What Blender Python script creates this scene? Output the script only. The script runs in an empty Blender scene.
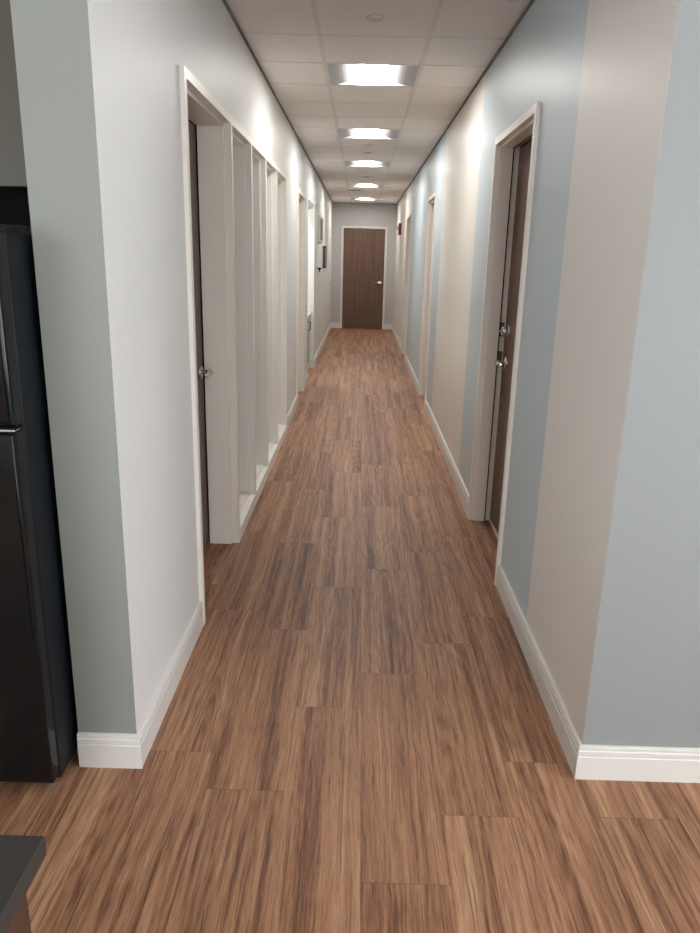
import bpy, bmesh, math, random
from mathutils import Vector, Matrix
random.seed(3)
SC = bpy.context.scene
COL = SC.collection
PI = math.pi

# ------------------------------------------------------------------ camera
PITCH, YAW, ROLL, FPX, CAMH = .2810, -.0089, .0244, 727.95, 1.5536
def cam_dir(x, y, u):
    cr, sr = math.cos(ROLL), math.sin(ROLL)
    X = cr*x - sr*u; U = sr*x + cr*u
    cp, sp = math.cos(PITCH), math.sin(PITCH)
    Y = cp*y + sp*U; Z = -sp*y + cp*U
    cy, sy = math.cos(YAW), math.sin(YAW)
    return Vector((cy*X + sy*Y, -sy*X + cy*Y, Z))
cd = bpy.data.cameras.new('camera'); cam = bpy.data.objects.new('camera', cd); COL.objects.link(cam)
r_, u_, f_ = cam_dir(1, 0, 0), cam_dir(0, 0, 1), cam_dir(0, 1, 0)
m = Matrix((r_, u_, -f_)).transposed().to_4x4(); m.translation = (0, 0, CAMH)
cam.matrix_world = m
cd.sensor_fit = 'VERTICAL'; cd.sensor_height = 24; cd.lens = FPX/933*24; cd.clip_start = .02
SC.camera = cam

# ------------------------------------------------------------------ light / exposure
SC.view_settings.view_transform = 'Standard'; SC.view_settings.look = 'None'
SC.view_settings.gamma = 1; SC.view_settings.use_curve_mapping = False
SC.view_settings.exposure = 0.0
LAMP = 64.0          # emission of the corridor lenses
LAMP_COL = (1, .97, .93)
LAMP_ROOM = 8.0      # emission of the lenses in the open room
w = bpy.data.worlds.new('daylight'); SC.world = w; w.use_nodes = True
bg = w.node_tree.nodes['Background']
bg.inputs['Color'].default_value = (.87, .94, 1, 1); bg.inputs['Strength'].default_value = 7.5   # daylight, let in by the added windows of the unseen room

# ------------------------------------------------------------------ dimensions
L, R, H = -.6577, .7227, 2.6562
YA, YB, YE = 1.9273, 1.9403, 16.541
WT = .182
ZO = 2.134
GX0, GY0, GP = -.252, 4.255, .574      # ceiling grid
GYP = .572

# ------------------------------------------------------------------ materials
def mat(name):
    m = bpy.data.materials.new(name); m.use_nodes = True
    return m, m.node_tree, m.node_tree.nodes['Principled BSDF']
def simple(name, col, rough=.5, metal=0, spec=.5, bump=0, bscale=200, coat=0, var=0):
    m, t, b = mat(name)
    b.inputs['Base Color'].default_value = (*col, 1); b.inputs['Roughness'].default_value = rough
    b.inputs['Metallic'].default_value = metal; b.inputs['Specular IOR Level'].default_value = spec
    b.inputs['Coat Weight'].default_value = coat
    tc = t.nodes.new('ShaderNodeTexCoord')
    n = t.nodes.new('ShaderNodeTexNoise'); n.inputs['Scale'].default_value = bscale
    t.links.new(tc.outputs['Object'], n.inputs['Vector'])
    if bump:
        bp = t.nodes.new('ShaderNodeBump'); bp.inputs['Strength'].default_value = bump; bp.inputs['Distance'].default_value = .001
        t.links.new(n.outputs['Fac'], bp.inputs['Height']); t.links.new(bp.outputs['Normal'], b.inputs['Normal'])
    if var:
        mx = t.nodes.new('ShaderNodeMix'); mx.data_type = 'RGBA'
        mx.inputs[6].default_value = (*[c*(1-var) for c in col], 1); mx.inputs[7].default_value = (*[min(1, c*(1+var)) for c in col], 1)
        t.links.new(n.outputs['Fac'], mx.inputs[0]); t.links.new(mx.outputs[2], b.inputs['Base Color'])
    return m
def emis(name, col, s):
    m, t, b = mat(name)
    b.inputs['Base Color'].default_value = (.8, .8, .8, 1)
    b.inputs['Emission Color'].default_value = (*col, 1); b.inputs['Emission Strength'].default_value = s
    return m

M = {}
WHITE_WALL = (.72, .72, .70)
M['wall'] = simple('satin off-white wall paint', WHITE_WALL, .46, spec=.4, bump=.12, bscale=260)
M['wall_end'] = simple('grey wall paint', (.46, .45, .435), .45, bump=.12, bscale=260)
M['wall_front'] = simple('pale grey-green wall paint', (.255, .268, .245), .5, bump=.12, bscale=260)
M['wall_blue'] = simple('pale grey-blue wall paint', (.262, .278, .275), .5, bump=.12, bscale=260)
M['trim'] = simple('white trim paint', (.68, .66, .62), .32)
M['frame'] = simple('warm beige frame paint', (.86, .805, .73), .38)
M['window_frame'] = simple('cream window frame paint', (.86, .835, .78), .38)
M['tile'] = simple('ceiling tile', (.84, .80, .765), .75, bump=.3, bscale=400, var=.03)
M['grid'] = simple('ceiling grid', (.72, .685, .65), .5)
M['edge'] = simple('edge trim in shadow grey', (.16, .15, .14), .6)  # shadow at the ceiling joint put into the trim colour
M['wing'] = simple('troffer reflector', (.52, .52, .54), .8)
M['lens'] = emis('lit lens', LAMP_COL, LAMP)
M['lens_room'] = emis('lit lens room', (1, .965, .90), LAMP_ROOM)
M['chrome'] = simple('satin chrome', (.62, .60, .57), .2, metal=1)
M['strike'] = simple('dark steel', (.16, .15, .14), .35, metal=1)
M['dark'] = simple('dark rubber', (.012, .011, .01), .6)
M['black_gloss'] = simple('glossy black enamel', (.004, .005, .006), .12, spec=.32, bump=.05, bscale=300)
M['black_side'] = simple('textured black side', (.006, .008, .011), .45, spec=.2, bump=.15, bscale=500)
M['gasket'] = simple('dark gasket and shade panel', (.004, .004, .004), .8, spec=.08)
M['silver'] = simple('silver trim', (.5, .5, .5), .3, metal=1)
M['counter'] = simple('charcoal laminate', (.030, .029, .027), .42, bump=.1, bscale=600, var=.15)
M['counter_white'] = simple('white countertop', (.75, .73, .70), .3)
M['cab_taupe'] = simple('taupe cabinet', (.062, .056, .038), .45)
M['cab_grey'] = simple('grey cabinet', (.40, .39, .36), .4)
M['plastic'] = simple('white plastic', (.72, .71, .69), .35)
M['red'] = simple('red plastic', (.22, .02, .025), .35)
M['sign'] = simple('dark grey panel', (.13, .13, .13), .4)
M['plate'] = simple('sprinkler plate', (.6, .58, .56), .45)
M['slot'] = simple('vent slot', (.05, .045, .04), .6)

def wall_right_mat():
    m, t, b = mat('striped corridor paint')
    g = t.nodes.new('ShaderNodeNewGeometry'); s = t.nodes.new('ShaderNodeSeparateXYZ')
    t.links.new(g.outputs['Position'], s.inputs[0])
    dv = t.nodes.new('ShaderNodeMath'); dv.operation = 'DIVIDE'; dv.inputs[1].default_value = 20
    t.links.new(s.outputs['Y'], dv.inputs[0])
    cr = t.nodes.new('ShaderNodeValToRGB'); cr.color_ramp.interpolation = 'CONSTANT'
    be = (.72, .69, .635, 1); bl = (.505, .58, .615, 1)
    e = cr.color_ramp.elements
    e[0].position = 0; e[0].color = be
    e[1].position = 2.69/20; e[1].color = bl
    for p, c in ((4.88, be), (7.02, bl), (11.45, be)):
        k = e.new(p/20); k.color = c
    t.links.new(dv.outputs[0], cr.inputs[0]); t.links.new(cr.outputs[0], b.inputs['Base Color'])
    b.inputs['Roughness'].default_value = .42
    n = t.nodes.new('ShaderNodeTexNoise'); n.inputs['Scale'].default_value = 260
    t.links.new(g.outputs['Position'], n.inputs['Vector'])
    bp = t.nodes.new('ShaderNodeBump'); bp.inputs['Strength'].default_value = .12; bp.inputs['Distance'].default_value = .001
    t.links.new(n.outputs['Fac'], bp.inputs['Height']); t.links.new(bp.outputs['Normal'], b.inputs['Normal'])
    return m
M['wall_right'] = wall_right_mat()

class NT:
    """tiny node helper"""
    def __init__(s, t): s.t = t
    def math(s, op, a, b=None, c=None):
        n = s.t.nodes.new('ShaderNodeMath'); n.operation = op
        for i, v in enumerate((a, b, c)):
            if v is None: continue
            if isinstance(v, (int, float)): n.inputs[i].default_value = v
            else: s.t.links.new(v, n.inputs[i])
        return n.outputs[0]
    def comb(s, x, y, z):
        n = s.t.nodes.new('ShaderNodeCombineXYZ')
        for i, v in enumerate((x, y, z)):
            if isinstance(v, (int, float)): n.inputs[i].default_value = v
            else: s.t.links.new(v, n.inputs[i])
        return n.outputs[0]
    def noise(s, vec, scale=1, detail=3, rough=.55, dist=0):
        n = s.t.nodes.new('ShaderNodeTexNoise'); n.inputs['Scale'].default_value = scale
        n.inputs['Detail'].default_value = detail; n.inputs['Roughness'].default_value = rough; n.inputs['Distortion'].default_value = dist
        s.t.links.new(vec, n.inputs['Vector']); return n.outputs['Fac']
    def ramp(s, f, stops):
        n = s.t.nodes.new('ShaderNodeValToRGB'); e = n.color_ramp.elements
        e[0].position, e[0].color = stops[0][0], (*stops[0][1], 1); e[1].position, e[1].color = stops[-1][0], (*stops[-1][1], 1)
        for p, c in stops[1:-1]: k = e.new(p); k.color = (*c, 1)
        s.t.links.new(f, n.inputs[0]); return n.outputs[0]
    def mix(s, f, a, b, mode='MIX'):
        n = s.t.nodes.new('ShaderNodeMix'); n.data_type = 'RGBA'; n.blend_type = mode
        for i, v in ((0, f), (6, a), (7, b)):
            if isinstance(v, (int, float)): n.inputs[i].default_value = v
            elif isinstance(v, tuple): n.inputs[i].default_value = (*v, 1)
            else: s.t.links.new(v, n.inputs[i])
        return n.outputs[2]

def floor_mat():
    m, t, b = mat('wood-look vinyl planks'); N = NT(t)
    g = t.nodes.new('ShaderNodeNewGeometry'); s = t.nodes.new('ShaderNodeSeparateXYZ'); t.links.new(g.outputs['Position'], s.inputs[0])
    X, Y = s.outputs['X'], s.outputs['Y']
    PW, PL = .2325, .985
    u = N.math('DIVIDE', N.math('SUBTRACT', X, .04), PW)
    i = N.math('FLOOR', u); fu = N.math('SUBTRACT', u, i)
    wn = t.nodes.new('ShaderNodeTexWhiteNoise'); wn.noise_dimensions = '1D'; t.links.new(i, wn.inputs['W'])
    off = N.math('MULTIPLY', wn.outputs['Value'], PL)
    # joints of the five planks across the corridor, where they lie
    known = {-2: .850, -1: .295, 0: .525, 1: .772, 2: .03}
    anyk = None; offk = None
    for k, o in known.items():
        c = N.math('COMPARE', i, float(k), .1)
        anyk = c if anyk is None else N.math('ADD', anyk, c)
        q = N.math('MULTIPLY', c, o); offk = q if offk is None else N.math('ADD', offk, q)
    off = N.math('ADD', offk, N.math('MULTIPLY', off, N.math('SUBTRACT', 1, anyk)))
    v = N.math('DIVIDE', N.math('SUBTRACT', Y, off), PL)
    j = N.math('FLOOR', v); fv = N.math('SUBTRACT', v, j)
    wr = t.nodes.new('ShaderNodeTexWhiteNoise'); wr.noise_dimensions = '2D'; t.links.new(N.comb(i, j, 0), wr.inputs['Vector'])
    rnd = wr.outputs['Value']
    sh = N.math('MULTIPLY', rnd, 37.0)
    # broad streaks of tone inside a plank, finer grain, sparse dark veins
    warp = N.noise(N.comb(N.math('MULTIPLY', X, 3), N.math('MULTIPLY', Y, 1.6), sh), 1, 3)
    xw = N.math('ADD', X, N.math('MULTIPLY', N.math('SUBTRACT', warp, .5), .03))
    broad = N.noise(N.comb(N.math('MULTIPLY', xw, 16), N.math('MULTIPLY', Y, .3), sh), 1, 2, .5)
    mid = N.noise(N.comb(N.math('MULTIPLY', xw, 70), N.math('MULTIPLY', Y, 1.6), sh), 1, 3, .6)
    fine = N.noise(N.comb(N.math('MULTIPLY', xw, 330), N.math('MULTIPLY', Y, 11), sh), 1, 4, .75)
    vein = N.noise(N.comb(N.math('MULTIPLY', xw, 120), N.math('MULTIPLY', Y, 2.2), N.math('ADD', sh, 9)), 1, 4, .65)
    # cathedral figure
    ring = N.math('SINE', N.math('MULTIPLY', N.noise(N.comb(N.math('MULTIPLY', xw, 9), N.math('MULTIPLY', Y, .9), N.math('ADD', sh, 20)), 1, 1, .4), 75))
    f = N.math('ADD', N.math('MULTIPLY', broad, .36), N.math('MULTIPLY', mid, .30))
    f = N.math('ADD', f, N.math('MULTIPLY', fine, .34))
    f = N.math('ADD', f, N.math('MULTIPLY', ring, N.math('MULTIPLY', N.math('GREATER_THAN', rnd, .35), .020)))
    f = N.math('ADD', f, N.math('MULTIPLY', N.math('SUBTRACT', rnd, .5), .022))
    col = N.ramp(f, [(.385, (.090, .036, .018)), (.455, (.220, .100, .052)), (.53, (.350, .178, .096)), (.64, (.50, .295, .175))])
    vm = t.nodes.new('ShaderNodeMapRange'); vm.inputs[1].default_value = .585; vm.inputs[2].default_value = .62
    t.links.new(vein, vm.inputs[0])
    col = N.mix(N.math('MULTIPLY', vm.outputs[0], .6), col, (.085, .042, .028))
    # seams
    eu = N.math('MINIMUM', fu, N.math('SUBTRACT', 1, fu)); ev = N.math('MINIMUM', fv, N.math('SUBTRACT', 1, fv))
    seam = N.math('MAXIMUM', N.math('LESS_THAN', N.math('MULTIPLY', eu, PW), .0007), N.math('LESS_THAN', N.math('MULTIPLY', ev, PL), .0010))
    col = N.mix(N.math('MULTIPLY', seam, .55), col, (.07, .04, .03))
    t.links.new(col, b.inputs['Base Color'])
    ro = N.math('ADD', .43, N.math('MULTIPLY', mid, .14)); t.links.new(ro, b.inputs['Roughness'])
    b.inputs['Specular IOR Level'].default_value = .35
    bp = t.nodes.new('ShaderNodeBump'); bp.inputs['Strength'].default_value = .25; bp.inputs['Distance'].default_value = .001
    t.links.new(fine, bp.inputs['Height']); t.links.new(bp.outputs['Normal'], b.inputs['Normal'])
    return m
M['floor'] = floor_mat()

def wood_mat(name, a, c, axis='Z', rough=.42):
    m, t, b = mat(name); N = NT(t)
    tc = t.nodes.new('ShaderNodeTexCoord'); s = t.nodes.new('ShaderNodeSeparateXYZ'); t.links.new(tc.outputs['Object'], s.inputs[0])
    hx = N.math('ADD', s.outputs['X'], s.outputs['Y'])
    n1 = N.noise(N.comb(N.math('MULTIPLY', hx, 22), N.math('MULTIPLY', s.outputs['Z'], .9), 0), 1, 3, .5)
    n2 = N.noise(N.comb(N.math('MULTIPLY', hx, 260), N.math('MULTIPLY', s.outputs['Z'], 6), 4), 1, 3, .6)
    f = N.math('ADD', N.math('MULTIPLY', n1, .65), N.math('MULTIPLY', n2, .35))
    t.links.new(N.ramp(f, [(.35, a), (.65, c)]), b.inputs['Base Color'])
    b.inputs['Roughness'].default_value = rough
    return m
M['door'] = wood_mat('dark walnut veneer', (.085, .042, .027), (.155, .082, .052))
M['base_wood'] = wood_mat('brown laminate', (.045, .024, .014), (.080, .043, .026))

def glass_mat():
    m, t, b = mat('window glass')
    b.inputs['Base Color'].default_value = (1, 1, 1, 1); b.inputs['Roughness'].default_value = 0
    out = t.nodes['Material Output']
    tr = t.nodes.new('ShaderNodeBsdfTransparent'); tr.inputs['Color'].default_value = (.96, .97, .96, 1)
    gl = t.nodes.new('ShaderNodeBsdfGlossy'); gl.inputs['Roughness'].default_value = .02
    fr = t.nodes.new('ShaderNodeFresnel'); fr.inputs['IOR'].default_value = 1.5
    mx = t.nodes.new('ShaderNodeMixShader')
    t.links.new(fr.outputs[0], mx.inputs[0]); t.links.new(tr.outputs[0], mx.inputs[1]); t.links.new(gl.outputs[0], mx.inputs[2])
    t.links.new(mx.outputs[0], out.inputs['Surface'])
    return m
M['glass'] = glass_mat()

# ------------------------------------------------------------------ mesh helpers
def box(bm, x0, x1, y0, y1, z0, z1, mi=0, bevel=0):
    x0, x1 = sorted((x0, x1)); y0, y1 = sorted((y0, y1)); z0, z1 = sorted((z0, z1))
    v = [bm.verts.new(p) for p in ((x0,y0,z0),(x1,y0,z0),(x1,y1,z0),(x0,y1,z0),(x0,y0,z1),(x1,y0,z1),(x1,y1,z1),(x0,y1,z1))]
    fs = [bm.faces.new([v[i] for i in q]) for q in ((3,2,1,0),(4,5,6,7),(0,1,5,4),(1,2,6,5),(2,3,7,6),(3,0,4,7))]
    for f in fs: f.material_index = mi
    if bevel:
        bmesh.ops.bevel(bm, geom=list({e for f in fs for e in f.edges}), offset=bevel, segments=3, affect='EDGES', profile=.6)
    return fs
def prism(bm, pts, axis, a, b, mi=0):
    """pts: 2D outline in the plane normal to axis; extruded from a to b"""
    def P(p, t): return {'x': (t, p[0], p[1]), 'y': (p[0], t, p[1]), 'z': (p[0], p[1], t)}[axis]
    A = [bm.verts.new(P(p, a)) for p in pts]; B = [bm.verts.new(P(p, b)) for p in pts]
    n = len(pts); fs = [bm.faces.new(A), bm.faces.new(B[::-1])]
    for i in range(n): fs.append(bm.faces.new((A[i], B[i], B[(i+1) % n], A[(i+1) % n])))
    for f in fs: f.material_index = mi
    bmesh.ops.recalc_face_normals(bm, faces=fs)
    return fs
def tube(bm, path, radii, seg=14, squash=None):
    """tube along a path; squash=(vector, factor) flattens the section"""
    pts = [Vector(p) for p in path]; rings = []
    if not hasattr(radii, '__len__'): radii = [radii]*len(pts)
    ref = None
    for i, p in enumerate(pts):
        d = (pts[min(i+1, len(pts)-1)] - pts[max(i-1, 0)]).normalized()
        if ref is None: ref = Vector((0, 0, 1)) if abs(d.z) < .9 else Vector((1, 0, 0))
        a = d.cross(ref).normalized(); b = a.cross(d).normalized(); ref = b
        ring = []
        for k in range(seg):
            t = 2*PI*k/seg; o = (a*math.cos(t) + b*math.sin(t))*radii[i]
            if squash: sv = Vector(squash[0]); o = o - sv*(o.dot(sv))*(1-squash[1])
            ring.append(bm.verts.new(p+o))
        rings.append(ring)
    fs = []
    for q in range(len(rings)-1):
        for k in range(seg): fs.append(bm.faces.new((rings[q][k], rings[q][(k+1) % seg], rings[q+1][(k+1) % seg], rings[q+1][k])))
    fs.append(bm.faces.new(rings[0][::-1])); fs.append(bm.faces.new(rings[-1]))
    bmesh.ops.recalc_face_normals(bm, faces=fs)
    return fs
def disc(bm, c, axis, r, h, seg=28, bev=0):
    c = Vector(c); ax = Vector(axis).normalized()
    if bev: return tube(bm, [c, c+ax*(h-bev), c+ax*(h-bev*.3), c+ax*h], [r, r, r-bev*.4, r-bev], seg)
    return tube(bm, [c, c+ax*h], r, seg)
def obj(name, bm, mats, parent=None, smooth=False, loc=None):
    me = bpy.data.meshes.new(name)
    if smooth:
        for f in bm.faces: f.smooth = True
    bm.to_mesh(me); bm.free()
    for k in (mats if isinstance(mats, (list, tuple)) else [mats]): me.materials.append(M[k])
    if smooth: me.set_sharp_from_angle(angle=math.radians(35))
    o = bpy.data.objects.new(name, me); COL.objects.link(o)
    if parent: o.parent = parent
    if loc: o.location = loc
    return o
def struct(name, bm, mats, parent=None):
    o = obj(name, bm, mats, parent); o['kind'] = 'structure'; return o
def tag(o, label, cat, group=None):
    o['label'] = label; o['category'] = cat
    if group: o['group'] = group
    return o
def thing(name, label, cat, loc=(0,0,0), group=None):
    o = bpy.data.objects.new(name, None); COL.objects.link(o); o.location = loc; o.empty_display_size = .1
    return tag(o, label, cat, group)
def dup(root, loc, label, group=None):
    r = root.copy(); COL.objects.link(r); r.location = loc; r['label'] = label
    if group: r['group'] = group
    for ch in list(root.children):
        c = ch.copy(); COL.objects.link(c); c.parent = r
        for g in ch.children:
            d = g.copy(); COL.objects.link(d); d.parent = c
    return r
NB = bmesh.new

# ------------------------------------------------------------------ structure
XW, YW = 3.2, -3.6          # open room / side rooms extent
bm = NB(); box(bm, -XW, XW, YW, YE+.15, -.05, 0); struct('floor', bm, 'floor')

FR = .05     # face width of the frames
DL1 = (2.880, 3.765); WIN = (3.765, 6.43); DL2 = (7.72, 8.52); ALC = (9.25, 10.45)
DR1 = (3.365, 4.245); DR2 = (7.70, 8.48); DR3 = (11.45, 12.30)
def wall_run(x0, x1, y0, y1, openings, ends_mi=None):
    bm = NB(); y = y0
    for a, b, zt in openings:
        box(bm, x0, x1, y, a, 0, H); box(bm, x0, x1, a, b, zt, H); y = b
    box(bm, x0, x1, y, y1, 0, H)
    return bm
O = FR - .012   # rough opening a little wider than the clear one (frame covers it)
ZR = ZO + .038
bm = wall_run(L-WT, L, YA, YE, [(DL1[0]-O, WIN[1]+.038, ZR), (DL2[0]-O, DL2[1]+O, ZR), (ALC[0], ALC[1], 2.20)])
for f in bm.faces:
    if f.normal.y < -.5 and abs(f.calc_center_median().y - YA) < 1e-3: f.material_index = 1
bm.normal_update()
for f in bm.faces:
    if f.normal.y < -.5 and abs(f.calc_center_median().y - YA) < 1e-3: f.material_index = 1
struct('wall_left', bm, ['wall', 'wall_front'])
bm = wall_run(R, R+WT, YB, YE, [(DR1[0]-O, DR1[1]+O, ZR), (DR2[0]-O, DR2[1]+O, ZR), (DR3[0]-O, DR3[1]+O, ZR)])
bm.normal_update()
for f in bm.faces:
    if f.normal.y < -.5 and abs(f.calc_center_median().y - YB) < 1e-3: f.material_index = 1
struct('wall_right', bm, ['wall_right', 'wall_blue'])
bm = NB(); box(bm, R+WT, XW, YB, YB+.12, 0, H); struct('wall_front_right', bm, 'wall_blue')
bm = NB(); box(bm, -XW, L-WT, 2.62, 2.72, 0, H); struct('wall_front_left', bm, 'wall_front')
ED = (-.405, .490)
bm = NB()
box(bm, -XW, ED[0]-O, YE, YE+.15, 0, H); box(bm, ED[1]+O, XW, YE, YE+.15, 0, H); box(bm, ED[0]-O, ED[1]+O, YE, YE+.15, ZR, H)
struct('wall_back', bm, 'wall_end')
bm = NB(); box(bm, -XW, XW, YE+.16, YE+.26, 0, H); struct('daylight_block_end_door', bm, 'wall')  # unseen backing, added to stop daylight at the end door's gaps
bm = NB(); W4 = (-3.4, -.3)
box(bm, -XW-.1, -XW, YW, W4[0], 0, H); box(bm, -XW-.1, -XW, W4[1], YE+.15, 0, H); box(bm, -XW-.1, -XW, *W4, 0, .8); box(bm, -XW-.1, -XW, *W4, 2.35, H)
struct('wall_outer_left', bm, 'wall')
bm = NB()
for y in (W4[0], -1.87, W4[1]-.04): box(bm, -XW-.08, -XW-.02, y, y+.04, .8, 2.35)
for z in (.8, 2.31): box(bm, -XW-.08, -XW-.02, W4[0]+.04, W4[1]-.04, z, z+.04)
struct('added_window_4', bm, 'frame')  # unseen window, added to send daylight onto the right wall
bm = NB(); W3 = (-2.2, 1.3)      # with an unseen window, added to light the near left wall
box(bm, XW, XW+.1, YW, W3[0], 0, H); box(bm, XW, XW+.1, W3[1], YE+.15, 0, H); box(bm, XW, XW+.1, *W3, 0, .5); box(bm, XW, XW+.1, *W3, 2.35, H)
struct('wall_outer_right', bm, 'wall')
bm = NB()
for y in (W3[0], -.45, W3[1]-.04): box(bm, XW+.02, XW+.08, y, y+.04, .5, 2.35)
for z in (.5, 2.31): box(bm, XW+.02, XW+.08, W3[0]+.04, W3[1]-.04, z, z+.04)
struct('added_window_3', bm, 'frame')  # frame of the added right-hand window
bm = NB()      # wall behind, with a window opening added on the right for daylight
box(bm, -XW, .0, YW-.15, YW, 0, H); box(bm, 1.8, XW, YW-.15, YW, 0, H); box(bm, .0, 1.8, YW-.15, YW, 0, .15); box(bm, .0, 1.8, YW-.15, YW, 2.2, H)
struct('wall_rear', bm, 'wall')
bm = NB()
for x in (.0, .88, 1.76): box(bm, x, x+.04, YW-.12, YW-.06, .15, 2.2)
for z in (.15, 2.16): box(bm, .04, 1.76, YW-.12, YW-.06, z, z+.04)
struct('added_window_2', bm, 'frame')  # frame of the added rear window
bm = NB(); box(bm, -XW, L-WT, 3.55, 3.65, 0, H); box(bm, -XW, L-WT, 6.75, 6.85, 0, H); struct('wall_office_left', bm, 'wall')
# alcove off the left side, with its far return wall and back wall
AX = -1.35
bm = NB(); box(bm, AX-.1, AX, ALC[0]-.1, ALC[1]+.1, 0, H)
box(bm, AX, L-WT, ALC[0]-.1, ALC[0], 0, H); box(bm, AX, L-WT, ALC[1], ALC[1]+.1, 0, H); struct('wall_alcove_left', bm, 'wall')

bm = NB(); box(bm, -XW-.1, XW+.1, YW-.15, YE+.15, H+.15, H+.2)
for a in ((-XW-.1, -XW, YW-.15, YE+.15), (XW, XW+.1, YW-.15, YE+.15), (-XW, XW, YW-.15, YW), (-XW, XW, YE, YE+.15)): box(bm, *a, H, H+.15)
struct('light_block_roof', bm, 'wall')  # unseen cover, added to keep sky light out of the fixture gaps
# ceiling: tiles, with the cells of the light fixtures left out
def cell(ix, iy): return (GX0+ix*GP, GX0+(ix+1)*GP, GY0+iy*GYP, GY0+(iy+1)*GYP)
HALL = [(0, 1), (0, 5), (0, 9), (0, 14), (0, 19)]
ROOM = [(-2, -6), (2, -6), (-2, -10), (2, -10), (0,-8)]  # first placed from the fridge's shadow, the rest added for brightness
OFFICE = [(-3, 0), (-3, 3)]  # unseen office lights, added to brighten the window band
skip = set(HALL+ROOM+OFFICE)
bm = NB()
ix0, ix1 = -6, 6; iy0, iy1 = -14, 21
for ix in range(ix0, ix1):
    for iy in range(iy0, iy1+1):
        if (ix, iy) in skip: continue
        a, b, c, d = cell(ix, iy)
        a = max(a, -XW); b = min(b, XW); c = max(c, YW); d = min(d, YE)
        if b-a > .01 and d-c > .01: box(bm, a, b, c, d, H, H+.02)
ceil = struct('ceiling', bm, 'tile')
bm = NB(); TW = .012
for ix in range(ix0, ix1+1):
    x = GX0+ix*GP
    if abs(x) < XW: box(bm, x-TW, x+TW, YW, YE, H-.004, H+.002)
for iy in range(iy0, iy1+1):
    y = GY0+iy*GYP
    if YW < y < YE:
        xs = [GX0+ix*GP for ix in range(ix0, ix1+1)]
        for a, b in zip(xs, xs[1:]):
            a = max(a, -XW); b = min(b, XW)
            box(bm, a+TW, b-TW, y-.007, y+.007, H-.002, H+.002)
struct('ceiling_grid', bm, 'grid', ceil)
bm = NB()
for x0, x1, ya in ((L, L+.012, YA), (R-.012, R, YB)): box(bm, x0, x1, ya, YE, H-.014, H-.0045)
box(bm, L+.012, R-.012, YE-.012, YE, H-.014, H-.0045)
struct('ceiling_shadow_trim', bm, 'edge', ceil)  # wall trim, its dark colour paints the shadow line under the ceiling

# baseboards -------------------------------------------------------------
HB, TB = .1176, .014
prof = [(0, 0), (TB, 0), (TB, .080), (TB-.003, .0825), (TB-.003, .0850), (TB-.001, .0875), (TB-.001, .100), (TB-.0045, .1035), (TB-.0045, .106), (TB-.002, .109), (TB-.003, .1145), (TB-.008, HB), (0, HB)]
def sweep(bm, path, side):
    """path in plan, wall surface line; side=+1 offsets to the left of travel"""
    P = [Vector((*p, 0)) for p in path]; n = len(P); nrm = []
    for i in range(n-1):
        d = (P[i+1]-P[i]).normalized(); nrm.append(Vector((-d.y, d.x, 0))*side)
    rings = []
    for i in range(n):
        if i == 0: o = nrm[0]
        elif i == n-1: o = nrm[-1]
        else: o = nrm[i-1]+nrm[i]; o = o/o.length_squared*2
        rings.append([bm.verts.new(P[i]+o*a+Vector((0, 0, z))) for a, z in prof])
    fs = []; k = len(prof)
    for i in range(n-1):
        for q in range(k): fs.append(bm.faces.new((rings[i][q], rings[i][(q+1) % k], rings[i+1][(q+1) % k], rings[i+1][q])))
    fs.append(bm.faces.new(rings[0])); fs.append(bm.faces.new(rings[-1][::-1]))
    bmesh.ops.recalc_face_normals(bm, faces=fs)
bm = NB()
sweep(bm, [(L-WT, YA), (L, YA), (L, DL1[0]-FR)], -1)
sweep(bm, [(L, WIN[1]+FR), (L, DL2[0]-FR)], -1)
sweep(bm, [(L, DL2[1]+FR), (L, ALC[0])], -1)
sweep(bm, [(L-WT, ALC[1]), (L, ALC[1]), (L, YE-TB)], -1)
struct('baseboard_left', bm, 'trim')
bm = NB()
sweep(bm, [(XW, YB), (R, YB), (R, DR1[0]-FR)], 1)
sweep(bm, [(R, DR1[1]+FR), (R, DR2[0]-FR)], 1)
sweep(bm, [(R, DR2[1]+FR), (R, DR3[0]-FR)], 1)
sweep(bm, [(R, DR3[1]+FR), (R, YE-TB)], 1)
struct('baseboard_right', bm, 'trim')
bm = NB()
sweep(bm, [(L, YE), (ED[0]-FR, YE)], -1); sweep(bm, [(ED[1]+FR, YE), (R, YE)], -1)
struct('baseboard_back', bm, 'trim')

# door frames --------------------------------------------------------------
TF = .017
def frame_jamb(bm, xf, s, yi, d, z1, fw=FR, depth=WT, stop=(.032, .145)):
    """one jamb: xf wall face, s = direction into the wall, yi clear opening edge, d = direction away from opening"""
    box(bm, xf-s*TF, xf, yi+d*.015, yi+d*fw, 0, z1)                          # face on the corridor side
    box(bm, xf, xf+s*stop[0], yi+d*.015, yi+d*.037, 0, z1)                   # rabbet
    box(bm, xf+s*stop[0], xf+s*stop[1], yi, yi+d*.037, 0, z1)                # stop
    box(bm, xf+s*stop[1], xf+s*depth, yi+d*.015, yi+d*.037, 0, z1)
def frame_head(bm, xf, s, y0, y1, z, fw=FR, depth=WT, stop=(.032, .145)):
    box(bm, xf-s*TF, xf, y0-fw, y1+fw, z+.015, z+fw)
    box(bm, xf, xf+s*stop[0], y0-.037, y1+.037, z+.015, z+.037)
    box(bm, xf+s*stop[0], xf+s*stop[1], y0-.037, y1+.037, z, z+.037)
    box(bm, xf+s*stop[1], xf+s*depth, y0-.037, y1+.037, z+.015, z+.037)
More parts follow.
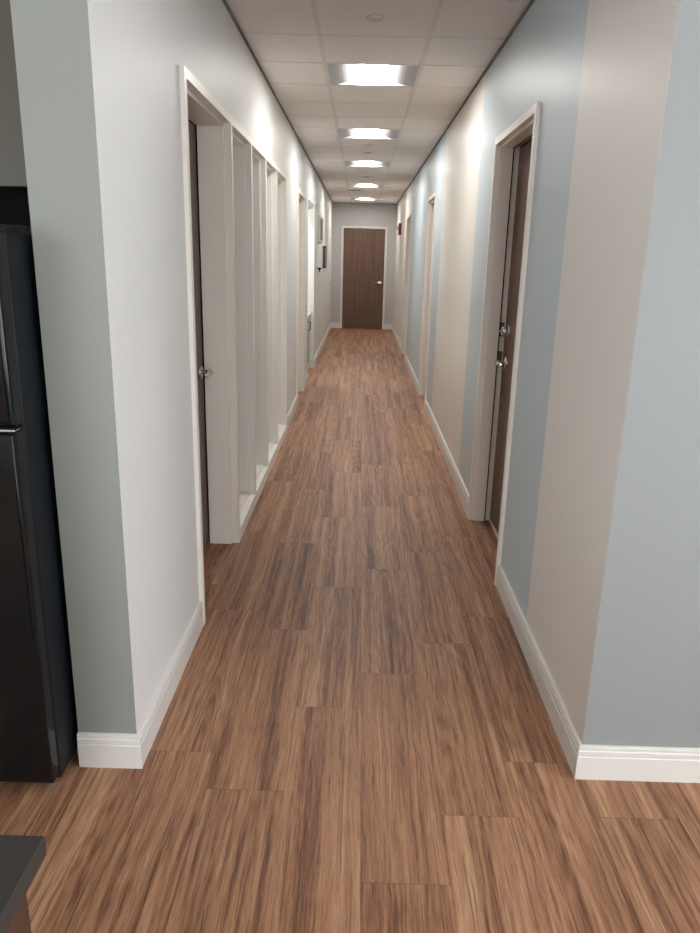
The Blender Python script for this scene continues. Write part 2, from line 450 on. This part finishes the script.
def door_set(n, xf, s, y0, y1, stop, latch_far=True, hw='lever', sweepbar=False):
    bm = NB()
    frame_jamb(bm, xf, s, y0, -1, ZO+.015, stop=stop); frame_jamb(bm, xf, s, y1, 1, ZO+.015, stop=stop); frame_head(bm, xf, s, y0, y1, ZO, stop=stop)
    fr = struct('trim_%d' % n, bm, 'frame')
    bm = NB()                                                        # gasket in the corner of the stop
    g = stop[1]
    for y, d in ((y0, 1), (y1, -1)): box(bm, xf+s*(g+.0005), xf+s*(g+.006), y-d*.0145, y+d*.0015, .004, ZO+.012)
    box(bm, xf+s*(g+.0005), xf+s*(g+.006), y0, y1, ZO-.0015, ZO+.0145)
    struct('gasket', bm, 'gasket', fr)
    return fr
def lever(bm, c, s, d, z, long=.115):
    """lever pointing along d (in Y) on a face whose outward direction is -s in X"""
    x, y = c; o = -s
    tube(bm, [(x+o*.004, y, z), (x+o*.045, y, z)], .013, 16)
    tube(bm, [(x+o*.046, y-d*.012, z), (x+o*.050, y+d*.005, z), (x+o*.053, y+d*.03, z+.001), (x+o*.052, y+d*.065, z), (x+o*.049, y+d*.095, z-.003), (x+o*.043, y+d*long, z-.006)], [.014, .018, .015, .013, .012, .008], 14)

# left door 1 ------------------------------------------------------------
door_set(1, L, -1, DL1[0], DL1[1], (.021, .145))
XD = L-.152
def door_leaf(name, x0, x1, y0, y1):
    bm = NB(); box(bm, x0, x1, y0-.011, y1+.011, .008, ZO+.010, bevel=.0015)
    return struct(name, bm, 'door')
d1 = door_leaf('door_1', XD-.030, XD, *DL1)
bm = NB(); disc(bm, (XD, DL1[1]-.07, .968), (1, 0, 0), .034, .010, bev=.003); lever(bm, (XD, DL1[1]-.07), -1, -1, .968)
o = struct('door_handle', bm, 'chrome', d1); o['label'] = 'chrome lever handle'
for f in o.data.polygons: f.use_smooth = True
o.data.set_sharp_from_angle(angle=math.radians(35))

# right door 1 -----------------------------------------------------------
door_set(2, R, 1, DR1[0], DR1[1], (.012, .076))
XR = R+.112
d2 = door_leaf('door_2', XR, XR+.042, *DR1)
bm = NB()
disc(bm, (XR, DR1[1]-.105, .995), (-1, 0, 0), .036, .012, bev=.003); lever(bm, (XR, DR1[1]-.105), 1, -1, .995)
o = struct('door_handle', bm, 'chrome', d2); o['label'] = 'chrome lever handle'
bm = NB()
yy = DR1[1]-.105
disc(bm, (XR, yy, 1.172), (-1, 0, 0), .034, .012, bev=.004); disc(bm, (XR-.013, yy, 1.172), (-1, 0, 0), .026, .028, bev=.004)
box(bm, XR-.058, XR-.041, yy-.028, yy+.028, 1.167, 1.177, bevel=.002)
o2 = struct('deadbolt', bm, 'chrome', d2); o2['label'] = 'round chrome deadbolt above the lever'
for z0, z1 in ((.955, 1.045), (1.13, 1.21)):
    bm = NB(); box(bm, R+.079, R+.108, DR1[1]+.0136, DR1[1]+.0149, z0, z1); struct('strike_plate', bm, 'strike', d2)
for q in (o, o2):
    for f in q.data.polygons: f.use_smooth = True
    q.data.set_sharp_from_angle(angle=math.radians(35))
bm = NB(); box(bm, XR-.006, XR-.0005, DR1[0]+.004, DR1[1]-.004, .003, .022); o = struct('door_sweep', bm, 'trim', d2); o['label'] = 'pale sweep along the door bottom'

# the other corridor doors ------------------------------------------------
door_set(3, L, -1, DL2[0], DL2[1], (.021, .145)); d = door_leaf('door_3', XD-.030, XD, *DL2)
bm = NB(); disc(bm, (XD, DL2[1]-.07, .968), (1, 0, 0), .034, .010, bev=.003); lever(bm, (XD, DL2[1]-.07), -1, -1, .968); struct('door_handle', bm, 'chrome', d)
for k, (n, D) in enumerate(((4, DR2), (5, DR3))):
    door_set(n, R, 1, D[0], D[1], (.012, .145)); d = door_leaf('door_%d' % n, R+.152, R+.182, *D)
    bm = NB(); disc(bm, (R+.152, D[1]-.07, .968), (-1, 0, 0), .034, .010, bev=.003); lever(bm, (R+.152, D[1]-.07), 1, -1, .968); struct('door_handle', bm, 'chrome', d)

# end door ---------------------------------------------------------------
bm = NB()
for x, d in ((ED[0], -1), (ED[1], 1)):
    box(bm, x+d*.004, x+d*FR, YE-TF, YE, 0, ZO+.004); box(bm, x+d*.004, x+d*.037, YE, YE+.15, 0, ZO+.004)
box(bm, ED[0]-FR, ED[1]+FR, YE-TF, YE, ZO+.004, ZO+FR); box(bm, ED[0]-.037, ED[1]+.037, YE, YE+.15, ZO+.004, ZO+.037)
struct('trim_6', bm, 'trim')
bm = NB(); box(bm, ED[0], ED[1], YE+.004, YE+.048, .006, ZO, bevel=.0015); d = struct('door_6', bm, 'door')
bm = NB(); x = ED[1]-.075; z = 1.015; y = YE+.004
disc(bm, (x, y, z), (0, -1, 0), .034, .010, bev=.003); tube(bm, [(x, y-.004, z), (x, y-.045, z)], .012)
tube(bm, [(x+.012, y-.047, z), (x-.005, y-.052, z), (x-.05, y-.053, z-.002), (x-.115, y-.046, z-.012)], [.010, .015, .011, .007])
o = struct('door_handle', bm, 'chrome', d); o['label'] = 'chrome lever handle'
for zc in (.2, 1.05, 1.9):
    bm = NB(); tube(bm, [(ED[0]-.002, YE-.006, zc-.05), (ED[0]-.002, YE-.006, zc+.05)], .006, 10); struct('hinge', bm, 'chrome', d)

# window band of the left wall --------------------------------------------
MY = [3.805, 4.455, 5.100, 5.750, 6.43]      # mullion centres (last: end jamb inner edge)
ZS = .070
bm = NB(); MD = WT
box(bm, L-MD, L+TF, WIN[0]+FR+.003, WIN[1]+FR, 0, ZS)                         # bottom rail
for y in MY[1:4]:
    box(bm, L-.021, L+TF, y-.019, y+.019, ZS, ZO+.015); box(bm, L-MD, L-.021, y-.033, y+.033, ZS, ZO)
box(bm, L-.021, L+TF, WIN[1], WIN[1]+.037, ZS, ZO+.015); box(bm, L-MD, L-.021, WIN[1]-.014, WIN[1]+.037, ZS, ZO+.015); box(bm, L, L+TF, WIN[1]+.037, WIN[1]+FR, ZS, ZO+.015)
box(bm, L, L+TF, WIN[0]+FR+.003, WIN[1]+FR, ZO+.015, ZO+FR)
box(bm, L-MD, L, WIN[0]+.037, WIN[1]+.037, ZO+.015, ZO+.037)
box(bm, L-MD, L-.0205, WIN[0]+.05, WIN[1]-.0145, ZS, ZS+.014)
box(bm, L-MD, L-.0205, WIN[0]+.038, WIN[1]-.0145, ZO, ZO+.015)
box(bm, L-MD, L-.021, WIN[0]+.0375, WIN[0]+.065, ZS, ZO)
spans = [(WIN[0]+.065, MY[1]-.033), (MY[1]+.033, MY[2]-.033), (MY[2]+.033, MY[3]-.033), (MY[3]+.033, WIN[1]-.014)]
XG = L-.140
wf = struct('window_1', bm, 'window_frame')
for a, b in spans:
    bm = NB(); box(bm, XG-.003, XG+.003, a+.001, b-.001, ZS+.015, ZO-.001); struct('glass_pane', bm, 'glass', wf)

# ------------------------------------------------------------------ troffers
def arc_pts(n=8):
    h = .052
    return [(-.2745 + (.2745-.096)*i/n, h*(i/n)**2.3) for i in range(n+1)]
def make_troffer(name, label, lens, group):
    t = thing(name, label, 'ceiling light', group=group)
    a = arc_pts(); right = [(-x, z) for x, z in a[::-1]]
    hw = GYP/2-TW-.001
    bm = NB(); prism(bm, a + right + [(.2745, .10), (-.2745, .10)], 'y', -hw, hw)
    obj('reflector', bm, 'wing', t)
    for y0, y1 in ((-hw, -hw+.006), (hw-.006, hw)):
        bm = NB(); prism(bm, [(x, z) for i, (x, z) in enumerate(a+right)], 'y', y0, y1); obj('end_plate', bm, 'wing', t)
    n = 10; bot = [(-.094 + .188*i/n, .047 - .020*math.sin(PI*i/n)) for i in range(n+1)]
    bm = NB(); prism(bm, bot + [(.094, .051), (-.094, .051)], 'y', -hw+.007, hw-.007); o = obj('lens', bm, lens, t); o['label'] = 'glowing lens'
    return t
def centre(ix, iy): a, b, c, d = cell(ix, iy); return ((a+b)/2, (c+d)/2, H)
names = ['nearest the camera', 'second from the camera', 'third from the camera', 'fourth from the camera', 'farthest, just before the end door']
t0 = make_troffer('ceiling_light', 'lit square ceiling light in the corridor, '+names[0], 'lens', 'corridor ceiling lights')
t0.location = centre(*HALL[0])
for k in range(1, 5): dup(t0, centre(*HALL[k]), 'lit square ceiling light in the corridor, '+names[k])
r0 = make_troffer('ceiling_light', 'lit square ceiling light over the room in front of the fridge', 'lens_room', 'room ceiling lights')
r0.location = centre(*ROOM[0])
for k, lb in ((1, 'added lit square ceiling light by the right front wall'), (2, 'added lit square ceiling light behind the camera on the left'), (3, 'added lit square ceiling light behind the camera on the right'), (4, 'added lit square ceiling light right above the camera')):
    dup(r0, centre(*ROOM[k]), lb)
dup(t0, centre(*OFFICE[0]), 'added lit square ceiling light in the unseen office behind the near end of the window band', 'added office ceiling lights')
dup(t0, centre(*OFFICE[1]), 'added lit square ceiling light in the unseen office behind the far end of the window band', 'added office ceiling lights')

# ------------------------------------------------------------------ ceiling fittings
def sprinkler(x, y, label, r=.042):
    bm = NB(); disc(bm, (x, y, H-.001), (0, 0, -1), r, .010, bev=.004)
    return tag(obj('sprinkler_cover', bm, 'plate', smooth=True), label, 'sprinkler cover', 'sprinkler covers')
sprinkler(.032, 3.945, 'round sprinkler cover in front of the nearest ceiling light')
sprinkler(.03, 8.08, 'round sprinkler cover just past the second ceiling light')
sprinkler(.03, 8.66, 'small flat round cover midway between second and third ceiling lights')
sprinkler(.03, 11.22, 'round sprinkler cover between third and fourth ceiling lights')
v = thing('ceiling_vent', 'small ceiling vent with dark slot left of the farthest lights', 'vent', (-.16, 13.5, H))
bm = NB(); box(bm, -.12, .12, -.14, .14, -.022, -.0055, bevel=.003); obj('housing', bm, 'plastic', v)
bm = NB(); box(bm, -.122, -.1205, -.12, .12, -.019, -.008); box(bm, -.1, .1, -.1415, -.1402, -.018, -.010); obj('slot', bm, 'slot', v)

# ------------------------------------------------------------------ wall fittings
a = thing('fire_alarm', 'red fire alarm strobe high on the right wall near the end', 'fire alarm', (R, 14.35, 2.06))
bm = NB(); box(bm, -.050, -.001, -.065, .065, -.10, .11, bevel=.006); obj('housing', bm, 'red', a)
bm = NB(); box(bm, -.085, -.0505, -.045, .045, -.015, .055, bevel=.008); o = obj('strobe_lens', bm, 'plastic', a); o['label'] = 'clear white strobe lens'
a = thing('soap_dispenser', 'white wall dispenser with dark nozzle on the left wall past the alcove', 'dispenser', (L, 11.0, 1.55))
bm = NB(); box(bm, .001, .085, -.06, .07, -.165, .165, bevel=.012); obj('housing', bm, 'plastic', a)
bm = NB(); box(bm, .02, .07, -.035, .04, -.19, -.1655, bevel=.004); tube(bm, [(.045, 0, -.1905), (.045, 0, -.225)], [.012, .008], 12); obj('nozzle', bm, 'dark', a)
a = thing('wall_panel', 'tall dark panel in white frame above the white dispenser on left wall', 'notice board', (L, 11.75, 1.94))
bm = NB()
for y0, y1, z0, z1 in ((-.42, -.38, -.19, .19), (.38, .42, -.19, .19), (-.38, .38, -.19, -.16), (-.38, .38, .16, .19)): box(bm, .001, .030, y0, y1, z0, z1)
obj('frame', bm, 'plastic', a)
bm = NB(); box(bm, .001, .024, -.379, .379, -.159, .159); obj('panel', bm, 'sign', a)
a = thing('picture_frame', 'small dark framed panel on left wall beyond the white dispenser', 'picture', (L, 13.0, 1.53))
bm = NB()
for y0, y1, z0, z1 in ((-.26, -.235, -.18, .18), (.235, .26, -.18, .18), (-.235, .235, -.18, -.155), (-.235, .235, .155, .18)): box(bm, .001, .040, y0, y1, z0, z1)
obj('frame', bm, 'slot', a)
bm = NB(); box(bm, .001, .028, -.234, .234, -.154, .154); obj('panel', bm, 'cab_grey', a)
a = thing('light_switch', 'small white switch on left wall beside the far end', 'light switch', (L, 15.7, 1.0))
bm = NB(); box(bm, .001, .007, -.037, .037, -.058, .058, bevel=.002); obj('plate', bm, 'plastic', a)
bm = NB(); box(bm, .0072, .014, -.017, .017, -.033, .033, bevel=.002); obj('rocker', bm, 'cab_grey', a)

# ------------------------------------------------------------------ alcove cabinet
ay1 = ALC[1]-.006
a = thing('alcove_cabinet', 'grey base cabinet standing in the left wall alcove', 'cabinet', (-1.0, ay1, 0))
bm = NB(); box(bm, -.34, .27, -.62, 0, 0, .74, bevel=.002); obj('body', bm, 'cab_grey', a)
for y0, y1 in ((-.615, -.315), (-.305, -.005)):
    bm = NB(); box(bm, .2705, .288, y0, y1, .10, .735, bevel=.002); dr = obj('door', bm, 'cab_grey', a)
    yy = y1-.03 if y0 < -.5 else y0+.03
    bm = NB(); tube(bm, [(.289, yy, .56), (.318, yy, .57), (.318, yy, .67), (.289, yy, .68)], .005, 10); obj('handle', bm, 'slot', dr)
bm = NB(); box(bm, .2705, .286, -.62, 0, 0, .095, bevel=.002); obj('plinth', bm, 'trim', a)
bm = NB(); box(bm, -1.345, -.690, ay1-.64, ay1, .742, .782, bevel=.006)
tag(obj('countertop', bm, 'counter_white'), 'white countertop lying on the grey alcove cabinet', 'countertop')
bm = NB(); box(bm, -1.33, -.700, ay1-.02, ay1, .784, .90, bevel=.002)
tag(obj('backsplash', bm, 'counter_white'), 'white upstand on the alcove countertop', 'backsplash')
# alcove's own light
sx = thing('alcove_light', 'lit strip light on the alcove ceiling', 'ceiling light', (-1.05, 9.85, H))
bm = NB(); box(bm, -.06, .06, -.4, .4, -.04, -.006, bevel=.004); obj('housing', bm, 'plastic', sx)
bm = NB(); box(bm, -.05, .05, -.38, .38, -.048, -.0405); obj('lens', bm, 'lens', sx)

# ------------------------------------------------------------------ fridge
FX1, FX0 = -.857, -1.60
FYB, FYG, FYD = 2.50, 1.818, 1.764
fr = thing('refrigerator', 'glossy black top-freezer refrigerator standing beside the left front wall', 'refrigerator', ((FX0+FX1)/2, (FYG+FYB)/2, 0))
ox, oy = (FX0+FX1)/2, (FYG+FYB)/2
def loc(bm): bmesh.ops.translate(bm, vec=(-ox, -oy, 0), verts=bm.verts); return bm
bm = NB(); box(bm, FX0, FX1, FYG, FYB, .035, 1.590, bevel=.006); obj('body', loc(bm), 'black_side', fr, smooth=True)
def fdoor(name, z0, z1):
    bm = NB(); box(bm, FX0+.002, FX1-.002, FYD, FYG-.006, z0, z1)
    es = [e for e in bm.edges if abs(e.verts[0].co.y-FYD) < 1e-4 and abs(e.verts[1].co.y-FYD) < 1e-4]
    bmesh.ops.bevel(bm, geom=es, offset=.014, segments=5, affect='EDGES', profile=.5)
    d = obj(name, loc(bm), 'black_gloss', fr, smooth=True)
    return d
fd = fdoor('freezer_door', 1.124, 1.586); rd = fdoor('fridge_door', .055, 1.106)
bm = NB(); box(bm, FX0+.008, FX1-.008, FYG-.006, FYG, .06, 1.582); obj('door_gasket', loc(bm), 'gasket', fr)
for nm, z0, z1, par in (('handle', 1.15, 1.40, fd), ('handle', .66, 1.08, rd)):
    bm = NB(); x = FX0+.06
    tube(bm, [(x, FYD+.001, z0), (x, FYD-.035, z0+.03), (x, FYD-.042, (z0+z1)/2), (x, FYD-.035, z1-.03), (x, FYD+.001, z1)], [.014, .012, .012, .012, .014], 12)
    obj(nm, loc(bm), 'black_gloss', par, smooth=True)
bm = NB(); box(bm, FX0+.01, FX1-.006, FYD+.012, FYG-.007, 1.1075, 1.1125, bevel=.001); o = obj('divider_strip', loc(bm), 'silver', fr); o['label'] = 'thin silver strip between the doors'
bm = NB(); box(bm, FX1-.085, FX1-.02, FYD+.015, FYG+.04, 1.5905, 1.606, bevel=.005); obj('hinge_cap', loc(bm), 'black_side', fr)
bm = NB(); box(bm, FX0+.02, FX1-.02, FYG-.004, FYG+.02, .036, .052); obj('kick_grille', loc(bm), 'gasket', fr)
for x in (FX1-.04, FX0+.04):
    for y in (FYG+.02, FYB-.05):
        bm = NB(); disc(bm, (x, y, 0), (0, 0, 1), .016, .036); obj('foot', loc(bm), 'silver', fr)

c = thing('overhead_cabinet', 'taupe overhead cabinet hanging above the black refrigerator', 'cabinet', (-1.25, 2.30, 1.70))
bm = NB(); box(bm, -.395, .402, -.29, .315, .012, .95, bevel=.002); obj('body', bm, 'cab_taupe', c)
bm = NB(); box(bm, -.395, .402, -.25, -.23, -.085, .0115); obj('shade_panel', bm, 'gasket', c)  # black panel standing in for the shadow above the fridge
for x0, x1 in ((-.394, .002), (.006, .401)):
    bm = NB(); box(bm, x0, x1, -.311, -.2905, .006, .94, bevel=.003); d = obj('door', bm, 'cab_taupe', c)
    hx = x1-.03 if x0 < 0 else x0+.03
    bm = NB(); tube(bm, [(hx, -.312, .05), (hx, -.34, .06), (hx, -.34, .16), (hx, -.312, .17)], .005, 10); obj('handle', bm, 'chrome', d, smooth=True)

# ------------------------------------------------------------------ counter corner, bottom left
CX, CY, CZ = -.365, .719, .870
a = thing('base_cabinet', 'brown wood-look base cabinet under the charcoal countertop, bottom left corner', 'cabinet', (CX-.40, CY-.55, 0))
bm = NB(); box(bm, -.34, .37, -.50, .52, .09, CZ-.0295, bevel=.002); obj('body', bm, 'base_wood', a)
bm = NB(); box(bm, -.28, .31, -.44, .46, 0, .0895); obj('plinth', bm, 'dark', a)
for y0, y1 in ((-.495, .005), (.012, .515)):
    bm = NB(); box(bm, .3705, .388, y0, y1, .10, CZ-.035, bevel=.002); obj('door', bm, 'base_wood', a)
bm = NB(); box(bm, CX-.80, CX, CY-1.10, CY, CZ-.028, CZ, bevel=.0025)
tag(obj('countertop', bm, 'counter'), 'charcoal laminate countertop on brown base, bottom left corner', 'countertop')
